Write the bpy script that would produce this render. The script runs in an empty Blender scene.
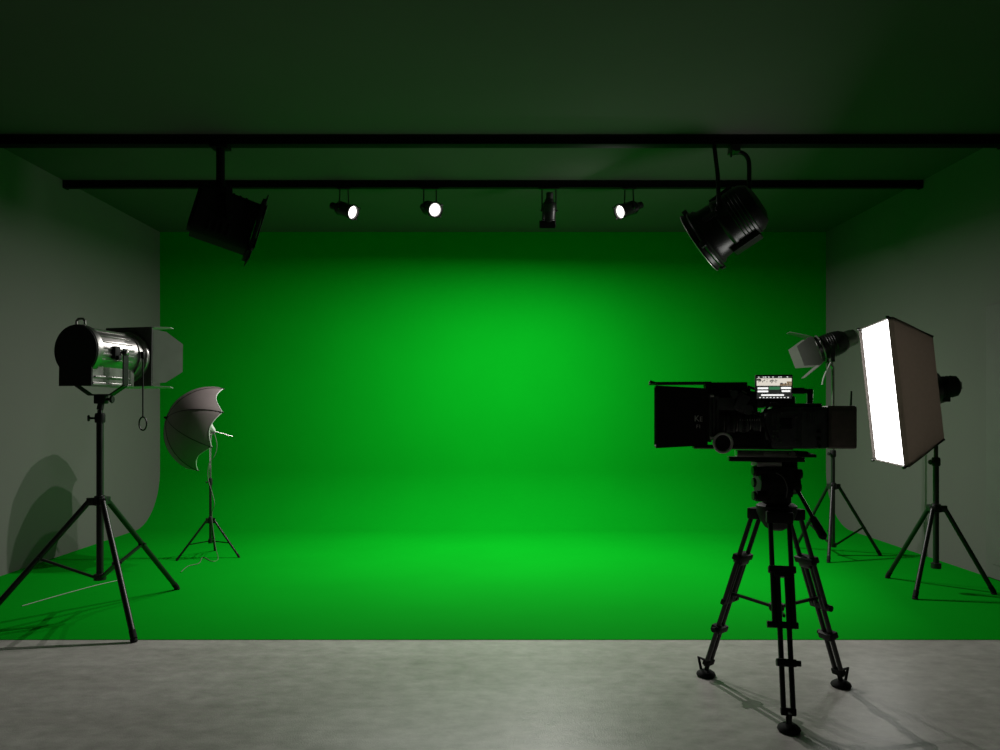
import bpy, bmesh, math, random
from mathutils import Vector, Matrix
random.seed(7)
SC = bpy.context.scene
COL = SC.collection
PI = math.pi
R = math.radians

# ------------------------------------------------------------------ camera geometry
F, CX, CY, CAMH = 760.0, 493.0, 410.0, 1.4
def at(px, py, d):                    # world point at distance d in front of the camera
    return Vector(((px - CX) / F * d, d, CAMH - (py - CY) / F * d))
WX, WY, H = 4.142, 9.453, 3.614       # half width, back wall, ceiling
EDGE = 4.626                          # where the green floor starts

# ------------------------------------------------------------------ materials
def nodes(name):
    m = bpy.data.materials.new(name); m.use_nodes = True
    nt = m.node_tree
    return m, nt, nt.nodes['Principled BSDF']

def mat(name, col, rough=0.5, metal=0.0, spec=0.5, var=0.12, scale=6.0, bump=0.0, bscale=200.0, rvar=0.0):
    m, nt, b = nodes(name)
    tc = nt.nodes.new('ShaderNodeTexCoord')
    n = nt.nodes.new('ShaderNodeTexNoise'); n.inputs['Scale'].default_value = scale; n.inputs['Detail'].default_value = 5
    nt.links.new(tc.outputs['Object'], n.inputs['Vector'])
    r = nt.nodes.new('ShaderNodeValToRGB')
    r.color_ramp.elements[0].position = 0.3; r.color_ramp.elements[1].position = 0.7
    r.color_ramp.elements[0].color = tuple(c * (1 - var) for c in col) + (1,)
    r.color_ramp.elements[1].color = tuple(min(1, c * (1 + var)) for c in col) + (1,)
    nt.links.new(n.outputs['Fac'], r.inputs['Fac'])
    nt.links.new(r.outputs['Color'], b.inputs['Base Color'])
    b.inputs['Roughness'].default_value = rough
    b.inputs['Metallic'].default_value = metal
    b.inputs['Specular IOR Level'].default_value = spec
    if rvar:
        mr = nt.nodes.new('ShaderNodeMapRange')
        mr.inputs['To Min'].default_value = rough - rvar; mr.inputs['To Max'].default_value = rough + rvar
        nt.links.new(n.outputs['Fac'], mr.inputs['Value']); nt.links.new(mr.outputs['Result'], b.inputs['Roughness'])
    if bump:
        n2 = nt.nodes.new('ShaderNodeTexNoise'); n2.inputs['Scale'].default_value = bscale; n2.inputs['Detail'].default_value = 3
        nt.links.new(tc.outputs['Object'], n2.inputs['Vector'])
        bp = nt.nodes.new('ShaderNodeBump'); bp.inputs['Strength'].default_value = bump; bp.inputs['Distance'].default_value = 0.01
        nt.links.new(n2.outputs['Fac'], bp.inputs['Height']); nt.links.new(bp.outputs['Normal'], b.inputs['Normal'])
    return m

def emit(name, col, strength):
    m, nt, b = nodes(name)
    b.inputs['Base Color'].default_value = (.8, .8, .8, 1)
    b.inputs['Emission Color'].default_value = tuple(col) + (1,)
    b.inputs['Emission Strength'].default_value = strength
    return m

def concrete():
    m, nt, b = nodes('polished_concrete')
    L = nt.links
    tc = nt.nodes.new('ShaderNodeTexCoord')
    def noise(sc, det, rough=.55, stretch=(1, 1, 1)):
        mp = nt.nodes.new('ShaderNodeMapping'); mp.inputs['Scale'].default_value = stretch
        L.new(tc.outputs['Object'], mp.inputs['Vector'])
        n = nt.nodes.new('ShaderNodeTexNoise'); n.inputs['Scale'].default_value = sc
        n.inputs['Detail'].default_value = det; n.inputs['Roughness'].default_value = rough
        L.new(mp.outputs['Vector'], n.inputs['Vector']); return n
    big = noise(1.3, 7, .62, (.7, 1.6, 1)); mid = noise(11, 7, .68, (.8, 1.2, 1)); fine = noise(130, 2)
    r1 = nt.nodes.new('ShaderNodeValToRGB')
    e = r1.color_ramp.elements
    e[0].position, e[0].color = .32, (.38, .362, .338, 1)
    e[1].position, e[1].color = .68, (.48, .463, .435, 1)
    L.new(big.outputs['Fac'], r1.inputs['Fac'])
    mx = nt.nodes.new('ShaderNodeMixRGB'); mx.blend_type = 'OVERLAY'; mx.inputs['Fac'].default_value = .5
    L.new(r1.outputs['Color'], mx.inputs['Color1']); L.new(mid.outputs['Fac'], mx.inputs['Color2'])
    L.new(mx.outputs['Color'], b.inputs['Base Color'])
    mr = nt.nodes.new('ShaderNodeMapRange'); mr.inputs['To Min'].default_value = .27; mr.inputs['To Max'].default_value = .40
    L.new(mid.outputs['Fac'], mr.inputs['Value']); L.new(mr.outputs['Result'], b.inputs['Roughness'])
    b.inputs['Specular IOR Level'].default_value = .32
    bp = nt.nodes.new('ShaderNodeBump'); bp.inputs['Strength'].default_value = .3; bp.inputs['Distance'].default_value = .004
    L.new(fine.outputs['Fac'], bp.inputs['Height']); L.new(bp.outputs['Normal'], b.inputs['Normal'])
    return m

M = {}
M['green'] = mat('chroma_green_paint', (.0008, .32, .010), .9, spec=.025, var=.03, scale=1.2, bump=.05, bscale=60)
M['wall'] = mat('grey_wall_paint', (.16, .156, .145), .75, spec=.2, var=.04, scale=.8, bump=.06, bscale=40)
M['doorpaint'] = mat('grey_door_paint', (.165, .158, .152), .6, spec=.2, var=.04)
M['ceiling'] = mat('grey_ceiling_paint', (.10, .096, .09), .85, spec=.15, var=.05, scale=.7)
M['concrete'] = concrete()
M['black'] = mat('black_enamel', (.010, .010, .010), .38, var=.25, scale=20)
M['matte'] = mat('matte_black_plastic', (.008, .008, .0085), .62, spec=.3, var=.25, scale=25, bump=.05, bscale=300)
M['steel'] = mat('dark_steel', (.06, .06, .06), .32, metal=.9, var=.2, scale=15)
M['chrome'] = mat('brushed_aluminium', (.33, .32, .31), .33, metal=.8, var=.12, scale=12, rvar=.06)
M['alu'] = mat('satin_aluminium', (.34, .335, .32), .35, metal=1.0, var=.15, scale=14)
M['rail'] = mat('dead_black_paint', (.0025, .0025, .0025), .7, spec=.12, var=.2)
M['stage'] = mat('black_lamp_enamel', (.004, .004, .004), .33, spec=.35, var=.3, scale=20)
M['midgrey'] = mat('mid_grey_sheet', (.16, .155, .145), .6, var=.08, scale=8)
M['frame'] = mat('dark_grey_sheet', (.09, .09, .088), .6, var=.08, scale=8)
M['doorgrey'] = mat('grey_painted_sheet', (.5, .49, .475), .6, var=.08, scale=8)
M['rubber'] = mat('black_rubber', (.012, .012, .012), .8, spec=.2, var=.2, scale=30)
M['fabric'] = mat('black_softbox_fabric', (.07, .06, .055), .8, spec=.2, var=.1, scale=40, bump=.12, bscale=500)
_nt = M['fabric'].node_tree                       # thin cloth lets a little of the light inside through
_tr = _nt.nodes.new('ShaderNodeBsdfTranslucent'); _tr.inputs['Color'].default_value = (.62, .55, .47, 1)
_mx = _nt.nodes.new('ShaderNodeMixShader'); _mx.inputs['Fac'].default_value = .15
_nt.links.new(_nt.nodes['Principled BSDF'].outputs[0], _mx.inputs[1]); _nt.links.new(_tr.outputs[0], _mx.inputs[2])
_nt.links.new(_mx.outputs[0], _nt.nodes['Material Output'].inputs['Surface'])
M['umb'] = mat('charcoal_umbrella_cloth', (.24, .20, .198), .6, spec=.4, var=.06, scale=8)
M['white'] = mat('white_lining', (.75, .75, .73), .6, var=.04)
M['battery'] = mat('brown_black_plastic', (.19, .155, .138), .5, var=.15, scale=30, bump=.05, bscale=400)
M['body'] = mat('camera_body_paint', (.075, .078, .08), .42, var=.2, scale=25, bump=.04, bscale=350)
M['mark'] = mat('grey_marking', (.6, .6, .58), .6)
M['glass'] = mat('dark_coated_glass', (.01, .011, .014), .06, spec=.8, var=.1)
M['cord'] = mat('pale_grey_cord', (.42, .42, .40), .6, var=.1)
M['darkgreycord'] = mat('grey_cord', (.16, .16, .15), .6, var=.1)
M['darkcord'] = mat('dark_cord', (.03, .03, .03), .6, var=.1)
M['lens_on'] = emit('lit_lamp_lens', (1, .97, .92), 2.2)
M['diff'] = emit('lit_diffuser_cloth', (1, .985, .955), 6.5)
M['scr_black'] = emit('screen_black', (.02, .02, .025), .3)
M['scr_white'] = emit('screen_white', (1, 1, .98), 1.1)
M['scr_cream'] = emit('screen_sand', (.85, .78, .68), .85)
M['scr_brown'] = emit('screen_brown', (.35, .24, .14), .7)
M['scr_green'] = emit('screen_green', (.05, .30, .12), .5)

# ------------------------------------------------------------------ mesh builder
def frame_from(d):
    d = d.normalized()
    up = Vector((0, 0, 1)) if abs(d.z) < .95 else Vector((0, 1, 0))
    x = up.cross(d).normalized(); y = d.cross(x)
    return x, y, d

class MB:
    def __init__(s, T=None):
        s.bm = bmesh.new(); s.T = T or Matrix.Identity(4); s.mi = 0
    def _v(s, p): return s.bm.verts.new(s.T @ Vector(p))
    def _f(s, vs, smooth=False):
        try:
            f = s.bm.faces.new(vs); f.material_index = s.mi; f.smooth = smooth; return f
        except ValueError:
            return None
    def merge(s, other, Mx):
        me = bpy.data.meshes.new('tmp'); other.to_mesh(me); other.free()
        me.transform(s.T @ Mx)
        n = len(s.bm.faces)
        s.bm.from_mesh(me); bpy.data.meshes.remove(me)
        s.bm.faces.ensure_lookup_table()
        for f in s.bm.faces[n:]: f.material_index = s.mi
    def box(s, c, size, bev=0.0, rot=None, seg=2):
        b = bmesh.new(); bmesh.ops.create_cube(b, size=1.0)
        for v in b.verts: v.co = Vector((v.co.x * size[0], v.co.y * size[1], v.co.z * size[2]))
        if bev: bmesh.ops.bevel(b, geom=b.edges[:], offset=min(bev, min(size) * .45), segments=seg, affect='EDGES', profile=.6)
        s.merge(b, Matrix.Translation(c) @ (rot.to_4x4() if rot else Matrix.Identity(4))); return s
    def bar(s, a, b_, w, t, up=None, bev=0.0):     # box from a to b, width w along side axis, t along the other
        a, b_ = Vector(a), Vector(b_); d = b_ - a
        z = d.normalized(); u = Vector(up) if up else (Vector((0, 0, 1)) if abs(z.z) < .95 else Vector((0, 1, 0)))
        x = u.cross(z).normalized(); y = z.cross(x)
        rot = Matrix((x, y, z)).transposed()
        return s.box((a + b_) / 2, (w, t, d.length), bev, rot)
    def tube(s, pts, r, seg=12, caps=True):
        pts = [Vector(p) for p in pts]; n = len(pts)
        rs = r if isinstance(r, (list, tuple)) else [r] * n
        rings = []; x = None
        for i, p in enumerate(pts):
            d = (pts[min(i + 1, n - 1)] - pts[max(i - 1, 0)]).normalized()
            if x is None: x, y, _ = frame_from(d)
            else:
                x = (x - d * x.dot(d)).normalized(); y = d.cross(x)
            rings.append([s._v(p + (x * math.cos(2 * PI * k / seg) + y * math.sin(2 * PI * k / seg)) * rs[i]) for k in range(seg)])
        for i in range(n - 1):
            for k in range(seg):
                s._f([rings[i][k], rings[i][(k + 1) % seg], rings[i + 1][(k + 1) % seg], rings[i + 1][k]], True)
        if caps:
            s._f(rings[0][::-1]); s._f(rings[-1])
        return s
    def cyl(s, a, b_, r, r2=None, seg=20): return s.tube([a, b_], [r, r if r2 is None else r2], seg)
    def lathe(s, prof, o=(0, 0, 0), d=(0, 1, 0), seg=40, closed=False):   # prof: (radius, along)
        o = Vector(o); x, y, z = frame_from(Vector(d)); rings = []
        for (r, t) in prof:
            if r < 1e-6: rings.append([s._v(o + z * t)])
            else: rings.append([s._v(o + z * t + (x * math.cos(2 * PI * k / seg) + y * math.sin(2 * PI * k / seg)) * r) for k in range(seg)])
        idx = list(range(len(rings) - 1))
        prs = [(i, i + 1) for i in idx] + ([(len(rings) - 1, 0)] if closed else [])
        for i, j in prs:
            A, B = rings[i], rings[j]
            for k in range(seg):
                k2 = (k + 1) % seg
                if len(A) == 1 and len(B) == 1: continue
                if len(A) == 1: s._f([A[0], B[k2], B[k]], True)
                elif len(B) == 1: s._f([A[k], A[k2], B[0]], True)
                else: s._f([A[k], A[k2], B[k2], B[k]], True)
        return s
    def prism(s, poly, a, b_, O, U, V, smooth=False):   # polygon in the U,V plane at O, swept from a to b along U x V
        O, U, V = Vector(O), Vector(U), Vector(V); N = U.cross(V).normalized()
        A = [s._v(O + U * p[0] + V * p[1] + N * a) for p in poly]
        B = [s._v(O + U * p[0] + V * p[1] + N * b_) for p in poly]
        n = len(poly)
        s._f(A[::-1]); s._f(B)
        for k in range(n): s._f([A[k], A[(k + 1) % n], B[(k + 1) % n], B[k]], smooth)
        return s
    def quad(s, a, b_, c, d): s._f([s._v(a), s._v(b_), s._v(c), s._v(d)]); return s
    def torus(s, o, d, Rr, r, seg=40, sub=10):
        x, y, z = frame_from(Vector(d)); o = Vector(o); rings = []
        for i in range(seg):
            a = 2 * PI * i / seg; u = x * math.cos(a) + y * math.sin(a)
            rings.append([s._v(o + u * (Rr + r * math.cos(2 * PI * k / sub)) + z * (r * math.sin(2 * PI * k / sub))) for k in range(sub)])
        for i in range(seg):
            A, B = rings[i], rings[(i + 1) % seg]
            for k in range(sub): s._f([A[k], B[k], B[(k + 1) % sub], A[(k + 1) % sub]], True)
        return s
    def build(s, name, mats, parent=None, label=None, origin=None, angle=35):
        bmesh.ops.remove_doubles(s.bm, verts=s.bm.verts[:], dist=1e-6)
        bmesh.ops.recalc_face_normals(s.bm, faces=s.bm.faces[:])
        base = Vector((0, 0, 0))
        if parent is not None:
            p = parent
            while p.parent: p = p.parent
            base = p.location.copy()
        elif origin is not None: base = Vector(origin)
        for v in s.bm.verts: v.co -= base
        for f in s.bm.faces: f.smooth = True
        me = bpy.data.meshes.new(name); s.bm.to_mesh(me); s.bm.free()
        for m in (mats if isinstance(mats, (list, tuple)) else [mats]): me.materials.append(m)
        me.set_sharp_from_angle(angle=R(angle))
        o = bpy.data.objects.new(name, me); COL.objects.link(o)
        if parent is not None: o.parent = parent
        else: o.location = base
        if label: o['label'] = label
        return o

def thing(name, label, cat, loc, group=None):
    o = bpy.data.objects.new(name, None); COL.objects.link(o)
    o.empty_display_size = .1; o.location = loc; o['label'] = label; o['category'] = cat
    if group: o['group'] = group
    return o
def tag(o, label, cat, group=None):
    o['label'] = label; o['category'] = cat
    if group: o['group'] = group
    return o
def struct(mb, name, m, label=None):
    o = mb.build(name, m); o['kind'] = 'structure'
    if label: o['label'] = label
    return o
def aim(pos, az, pitch, roll=0):       # local +Y forward; az clockwise from world +Y, pitch up
    return Matrix.Translation(pos) @ Matrix.Rotation(-R(az), 4, 'Z') @ Matrix.Rotation(R(pitch), 4, 'X') @ Matrix.Rotation(R(roll), 4, 'Y')
def aim_dir(pos, d):
    d = Vector(d).normalized()
    return aim(pos, math.degrees(math.atan2(d.x, d.y)), math.degrees(math.asin(d.z)))
def area_disc(name, pos, d, size, power, col=(1, .97, .93), shape='DISK', size_y=None):
    l = bpy.data.lights.new(name, 'AREA'); l.shape = shape; l.size = size
    if size_y: l.size_y = size_y
    l.energy = power; l.color = col
    o = bpy.data.objects.new(name, l); COL.objects.link(o)
    o.location = pos; o.rotation_euler = Vector(d).to_track_quat('-Z', 'Y').to_euler()
    return o

# ------------------------------------------------------------------ setting
Y0 = -2.5
TH = .12
# green cyclorama: floor sheet, cove and back wall in one sweep
RC = .66
prof = [(EDGE, .003)]
prof += [(EDGE + (WY - RC - EDGE) * i / 6, .003) for i in range(1, 7)]
for i in range(1, 19):
    a = PI / 2 * i / 18
    prof.append((WY - RC + RC * math.sin(a), .003 + RC * (1 - math.cos(a))))
prof += [(WY, RC + (H - RC) * i / 4) for i in range(1, 5)]
mb = MB()
inner = [[mb._v((x, y, z)) for (y, z) in prof] for x in (-WX, WX)]
back = [(WY + TH, H), (WY + TH, -.12), (EDGE, -.12)]
outer = [[mb._v((x, y, z)) for (y, z) in back] for x in (-WX, WX)]
loopL = inner[0] + outer[0]; loopR = inner[1] + outer[1]
n = len(loopL)
for i in range(n):
    mb._f([loopL[i], loopR[i], loopR[(i + 1) % n], loopL[(i + 1) % n]])
mb._f(loopL[::-1]); mb._f(loopR)
struct(mb, 'wall_back', M['green'], 'green screen wall curving down into a green floor')
mb = MB().box((0, (Y0 + EDGE) / 2, -.06), (2 * WX, EDGE - Y0, .12))
struct(mb, 'floor', M['concrete'])
mb = MB().box((0, (Y0 + WY) / 2, H + TH / 2), (2 * WX + 2 * TH, WY - Y0 + 2 * TH, TH))
struct(mb, 'ceiling', M['ceiling'])
for side, nm in ((-1, 'wall_left'), (1, 'wall_right')):
    mb = MB().box((side * (WX + TH / 2), (Y0 + WY) / 2, H / 2 - .06), (TH, WY - Y0 + 2 * TH, H + .12))
    struct(mb, nm, M['wall'])
mb = MB(); xd = WX - .001
mb.box((xd - .009, 5.80, 1.14), (.016, 1.12, 2.255), .002)
mb.box((xd - .012, 5.80, 1.08), (.022, .94, 1.90), .003)
struct(mb, 'door_1', M['doorpaint'])
mb = MB().box((0, Y0 - TH / 2, H / 2 - .06), (2 * WX, TH, H + .12))
struct(mb, 'wall_front', M['wall'])

# ------------------------------------------------------------------ ceiling beams
BY, BW, BT = 6.10, .10, .077
def beam(y, w, t, name, label):
    o = thing(name, label, 'beam', (0, y + w / 2, H))
    z = H - t / 2 - .001
    L = WX - .004
    mb = MB()
    f = .012
    mb.box((0, y + w / 2, H - f / 2 - .001), (2 * L, w, f), .002)
    mb.box((0, y + w / 2, H - t + f / 2 - .001), (2 * L, w, f), .002)
    mb.box((0, y + w / 2, z), (2 * L, w * .72, t - .004), .002)
    mb.build('rail', M['rail'], o)
    for s in (-1, 1):
        MB().box((s * (L - .01), y + w / 2, z - .004), (.02, w * 1.25, t * 1.12), .004).build('end_bracket', M['rail'], o)
    return o
beam(BY, BW, BT, 'ceiling_beam', 'thick black beam across the ceiling nearer the camera, carrying two big dark lamps')
TY, TW, TT = 7.316, .06, .069
beam(TY, TW, TT, 'lighting_track', 'thin black track across the ceiling further back, carrying four small spotlights')

# ------------------------------------------------------------------ small track spotlights
TRK = TY + TW / 2; TZ = H - TT - .001
def track_spot(px, py, d, label, lit, power=0, roll=0, flap=False):
    d = Vector(d).normalized()
    c = at(px, py, TRK)
    root = thing('track_spotlight', label, 'spotlight', (c.x, TRK, TZ), 'small spotlights on the ceiling track')
    T = aim_dir(c, d)
    b = MB(T)
    b.lathe([(0, -.115), (.035, -.115), (.042, -.105), (.045, -.09), (.052, -.085), (.062, -.07), (.066, -.03), (.066, .075), (.070, .08), (.072, .13), (.066, .132), (.062, .128), (.060, .10), (0, .098)], d=(0, 1, 0), seg=32)
    for k in range(5): b.torus((0, -.06 + k * .014, 0), (0, 1, 0), .0655, .0025, 32, 6)
    hs = b.build('housing', M['black'], root)
    MB(T).lathe([(0, -.175), (.026, -.175), (.034, -.168), (.034, -.12), (.030, -.112), (0, -.112)], seg=24).build('rear_cap', M['matte'], root)
    lens = MB(T)
    if flap: lens.lathe([(.058, .099), (.030, .1005), (0, .101)], seg=32)
    else: lens.lathe([(.059, .101), (.059, .110), (.045, .121), (.025, .127), (0, .129)], seg=32)
    lens.build('lens', M['lens_on'] if lit else M['glass'], root)
    cl = MB(T); cl.torus((0, .128, 0), (0, 1, 0), .072, .007, 36, 8)
    for k in range(4):
        a = PI / 4 + k * PI / 2
        cl.box((math.cos(a) * .078, .135, math.sin(a) * .078), (.018, .02, .018), .003)
    cl.build('front_clip_ring', M['black'], root)
    # yoke: two thin rods up to the track, each with a pivot knob on the side of the housing
    xl = (T.to_3x3() @ Vector((1, 0, 0))).normalized()
    for s in (-1, 1):
        pv = c + xl * s * .068
        top = Vector((c.x + xl.x * s * .068, TRK + (pv.y - TRK) * .25, TZ))
        y = MB()
        y.tube([pv, pv + Vector((0, 0, .02)), Vector((top.x, (pv.y + top.y) / 2, (pv.z + top.z) / 2)), top], .0065, 8)
        a = y.build('yoke_rod', M['black'], root)
        MB().cyl(pv - xl * s * .004, pv + xl * s * .016, .014, .011, 14).build('pivot_knob', M['steel'], a)
    ad = MB(); ad.box((c.x, TRK, TZ - .008), (abs(xl.x) * .15 + .05, .045, .014), .003)
    ad.build('track_adapter', M['black'], root)
    if flap:
        q = T @ Vector((0, .145, 0))
        fb = MB(); fb.box(q + Vector((-.016, -.080, .0)), (.150, .003, .075), 0, Matrix.Rotation(R(-8), 3, 'X'))
        fb.build('barn_door', M['rail'], root)
    if lit or power:
        p = T @ Vector((0, .142, 0))
        return root, p, T
    return root, None, T
_, p345, _ = track_spot(344, 209.5, (.80, -.50, -.36), 'lit track spotlight furthest left on the thin track, turned to the right', True)
_, p432, _ = track_spot(430, 208.5, (.48, -.84, -.33), 'brightest lit track spotlight, its round lens facing the camera', True)
_, p549, T549 = track_spot(549, 211, (-.03, .27, -.96), 'dark track spotlight hanging nose down, showing no lit lens', False, power=1, flap=True)
_, p627, _ = track_spot(629, 209, (-.80, -.50, -.36), 'lit track spotlight furthest right on the thin track, turned to the left', True)

# ------------------------------------------------------------------ big hanging lamps
def rrect(w, h, r, n=5):
    pts = []
    for (sx, sy, a0) in ((1, 1, 0), (-1, 1, 90), (-1, -1, 180), (1, -1, 270)):
        for k in range(n + 1):
            a = R(a0 + 90 * k / n); pts.append((sx * (w / 2 - r) + r * math.cos(a), sy * (h / 2 - r) + r * math.sin(a)))
    return pts
bz = H - BT - .001; bym = BY + BW / 2
def hanging_box_lamp():
    c = at(227, 221, bym)
    root = thing('hanging_stage_lamp', 'big boxy unlit stage lamp on a single post under the thick beam, pointing right', 'stage lamp', (at(220, 148, bym).x, bym, bz), 'big unlit lamps under the thick beam')
    T = aim(c, 66, -16)
    b = MB(T)
    X, Z = (1, 0, 0), (0, 0, 1)
    # local: forward +Y; prism along N = X x Z = -Y, so a..b are negated
    b.prism(rrect(.34, .40, .07), -.20, .24, (0, 0, 0), X, Z)
    b.prism(rrect(.28, .33, .07), .238, .27, (0, 0, 0), X, Z)
    for k in range(6): b.box((0, -.16 + k * .05, .203), (.20, .018, .014), .003)
    for s in (-1, 1):
        for k in range(4): b.box((s * .172, -.12 + k * .05, -.11), (.012, .022, .10), .003)
    b.build('housing', M['rail'], root)
    fr = MB(T)
    for (cx, cz, sx, sz) in ((0, .20, .46, .04), (0, -.20, .46, .04), (.21, 0, .04, .36), (-.21, 0, .04, .36)):
        fr.box((cx, .218, cz), (sx, .03, sz), .004)
    fr.build('front_frame', M['rail'], root)
    MB(T).lathe([(0, .215), (.06, .214), (.12, .209), (.165, .20), (.165, .19), (0, .19)], seg=36).build('lens', M['glass'], root)
    for (sz, nm) in ((1, 'a'), (-1, 'b')):
        d = MB(T); d.box((0, .236, sz * .185), (.40, .008, .17), .002, Matrix.Rotation(R(2 * sz), 3, 'X'))
        d.build('barn_door', M['rail'], root)
    for sx in (-1, 1):
        d = MB(T); d.box((sx * .165, .246, 0), (.13, .008, .36), .002)
        d.build('barn_door', M['rail'], root)
    post_top = Vector((at(220.5, 148, bym).x, bym, bz))
    yk_top = Vector((post_top.x, bym, c.z + .235))
    xl = T.to_3x3() @ Vector((1, 0, 0))
    y = MB()
    P = [c + xl * .195, c + xl * .195 + Vector((0, 0, .12))]
    Q = [c - xl * .195, c - xl * .195 + Vector((0, 0, .12))]
    y.bar(P[0] - Vector((0, 0, .03)), Vector((P[1].x, P[1].y, yk_top.z)), .012, .05, up=(T.to_3x3() @ Vector((0, 1, 0))))
    y.bar(Q[0] - Vector((0, 0, .03)), Vector((Q[1].x, Q[1].y, yk_top.z)), .012, .05, up=(T.to_3x3() @ Vector((0, 1, 0))))
    y.bar(Vector((P[1].x, P[1].y, yk_top.z)), Vector((Q[1].x, Q[1].y, yk_top.z)), .05, .012)
    yo = y.build('yoke', M['rail'], root)
    for s in (-1, 1):
        MB().cyl(c + xl * s * .19, c + xl * s * .235, .028, .022, 18).build('tilt_knob', M['rail'], yo)
    MB().cyl(yk_top, post_top, .034, None, 24).build('post', M['rail'], root)
    cl = MB(); cl.box(post_top + Vector((0, 0, -.012)), (.14, .12, .024), .004)
    cl.cyl(post_top + Vector((.065, -.05, -.035)), post_top + Vector((.065, -.05, -.01)), .008, None, 10)
    cl.build('beam_clamp', M['rail'], root)
hanging_box_lamp()

def hanging_round_lamp():
    c = at(727, 224, bym)
    root = thing('hanging_stage_lamp', 'big round unlit stage lamp hooked under the thick beam, nose tilted down left', 'stage lamp', (at(735, 148, bym).x, bym, bz), 'big unlit lamps under the thick beam')
    d = Vector((-.66, .38, -.45)).normalized()
    T = aim_dir(c, d)
    b = MB(T)
    b.lathe([(0, -.30), (.10, -.295), (.17, -.27), (.205, -.22), (.215, -.16), (.215, -.02), (.222, -.01), (.222, .02), (.215, .03), (.225, .14), (.25, .17), (.25, .20), (.238, .20), (.225, .16), (0, .15)], seg=48)
    for k in range(5): b.torus((0, -.19 + .028 * k, 0), (0, 1, 0), .215, .005, 48, 6)
    b.box((0, -.05, -.225), (.16, .24, .05), .01)
    b.box((0, -.08, .225), (.10, .2, .03), .008)
    b.build('housing', M['stage'], root)
    MB(T).lathe([(.222, .155), (.222, .17), (.15, .185), (.08, .192), (0, .194)], seg=40).build('lens', M['glass'], root)
    rg = MB(T); rg.torus((0, .205, 0), (0, 1, 0), .252, .014, 48, 8)
    for k in range(4):
        a = k * PI / 2 + .4; rg.box((math.cos(a) * .262, .215, math.sin(a) * .262), (.05, .04, .05), .004)
    rg.build('front_ring', M['steel'], root)
    sn = MB(T); sn.lathe([(.250, .205), (.262, .245), (.272, .25), (.272, .26), (.252, .26), (.240, .205)], seg=48, closed=True)
    sn.build('front_hood', M['stage'], root)
    ed = MB(T); ed.torus((0, .258, 0), (0, 1, 0), .268, .005, 48, 8); ed.build('hood_rim', M['chrome'], root)
    gr = MB(T); gr.box((-.225, .06, .06), (.02, .11, .045), .004)
    for k in range(7): gr.box((-.238, .015 + k * .015, .06), (.008, .006, .04))
    gr.build('vent_grille', M['steel'], root)
    # yoke arms: one straight rod, one rod that hooks over to a clamp
    a0 = Vector((at(713, 148, bym).x, bym - .10, bz)); a1 = Vector((a0.x, bym - .16, c.z + .08))
    st = MB(); st.tube([a1, Vector((a0.x, a0.y - .03, (a0.z + a1.z) / 2)), Vector((a0.x, bym - .03, bz))], .017, 12)
    o = st.build('yoke_arm', M['stage'], root)
    xl = (T.to_3x3() @ Vector((1, 0, 0))).normalized()
    MB().cyl(a1 + Vector((0, -.02, 0)), a1 + Vector((0, .03, 0)), .03, .03, 16).build('tilt_knob', M['stage'], o)
    hx = at(750, 160, bym).x
    top = bz - .015
    pts = [Vector((hx, bym + .02, c.z + .10)), Vector((hx, bym + .02, top - .13))]
    for k in range(1, 9):
        a = PI / 2 * k / 8
        pts.append(Vector((hx - .08 + .08 * math.cos(a), bym + .02, top - .13 + .10 * math.sin(a))))
    pts.append(Vector((at(734, 150, bym).x, bym + .02, top - .03)))
    hk = MB(); hk.tube(pts, .018, 12)
    ha = hk.build('yoke_arm', M['stage'], root)
    cp = MB(); kx = at(734, 150, bym).x
    cp.box((kx, bym + .0, bz - .03), (.075, .11, .058), .006)
    cp.cyl((kx - .02, bym - .07, bz - .045), (kx - .02, bym - .04, bz - .045), .014, None, 12)
    cp.cyl((kx - .03, bym - .02, bz - .10), (kx - .03, bym - .02, bz - .055), .008, None, 10)
    cp.build('beam_clamp', M['steel'], root)
hanging_round_lamp()

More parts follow.
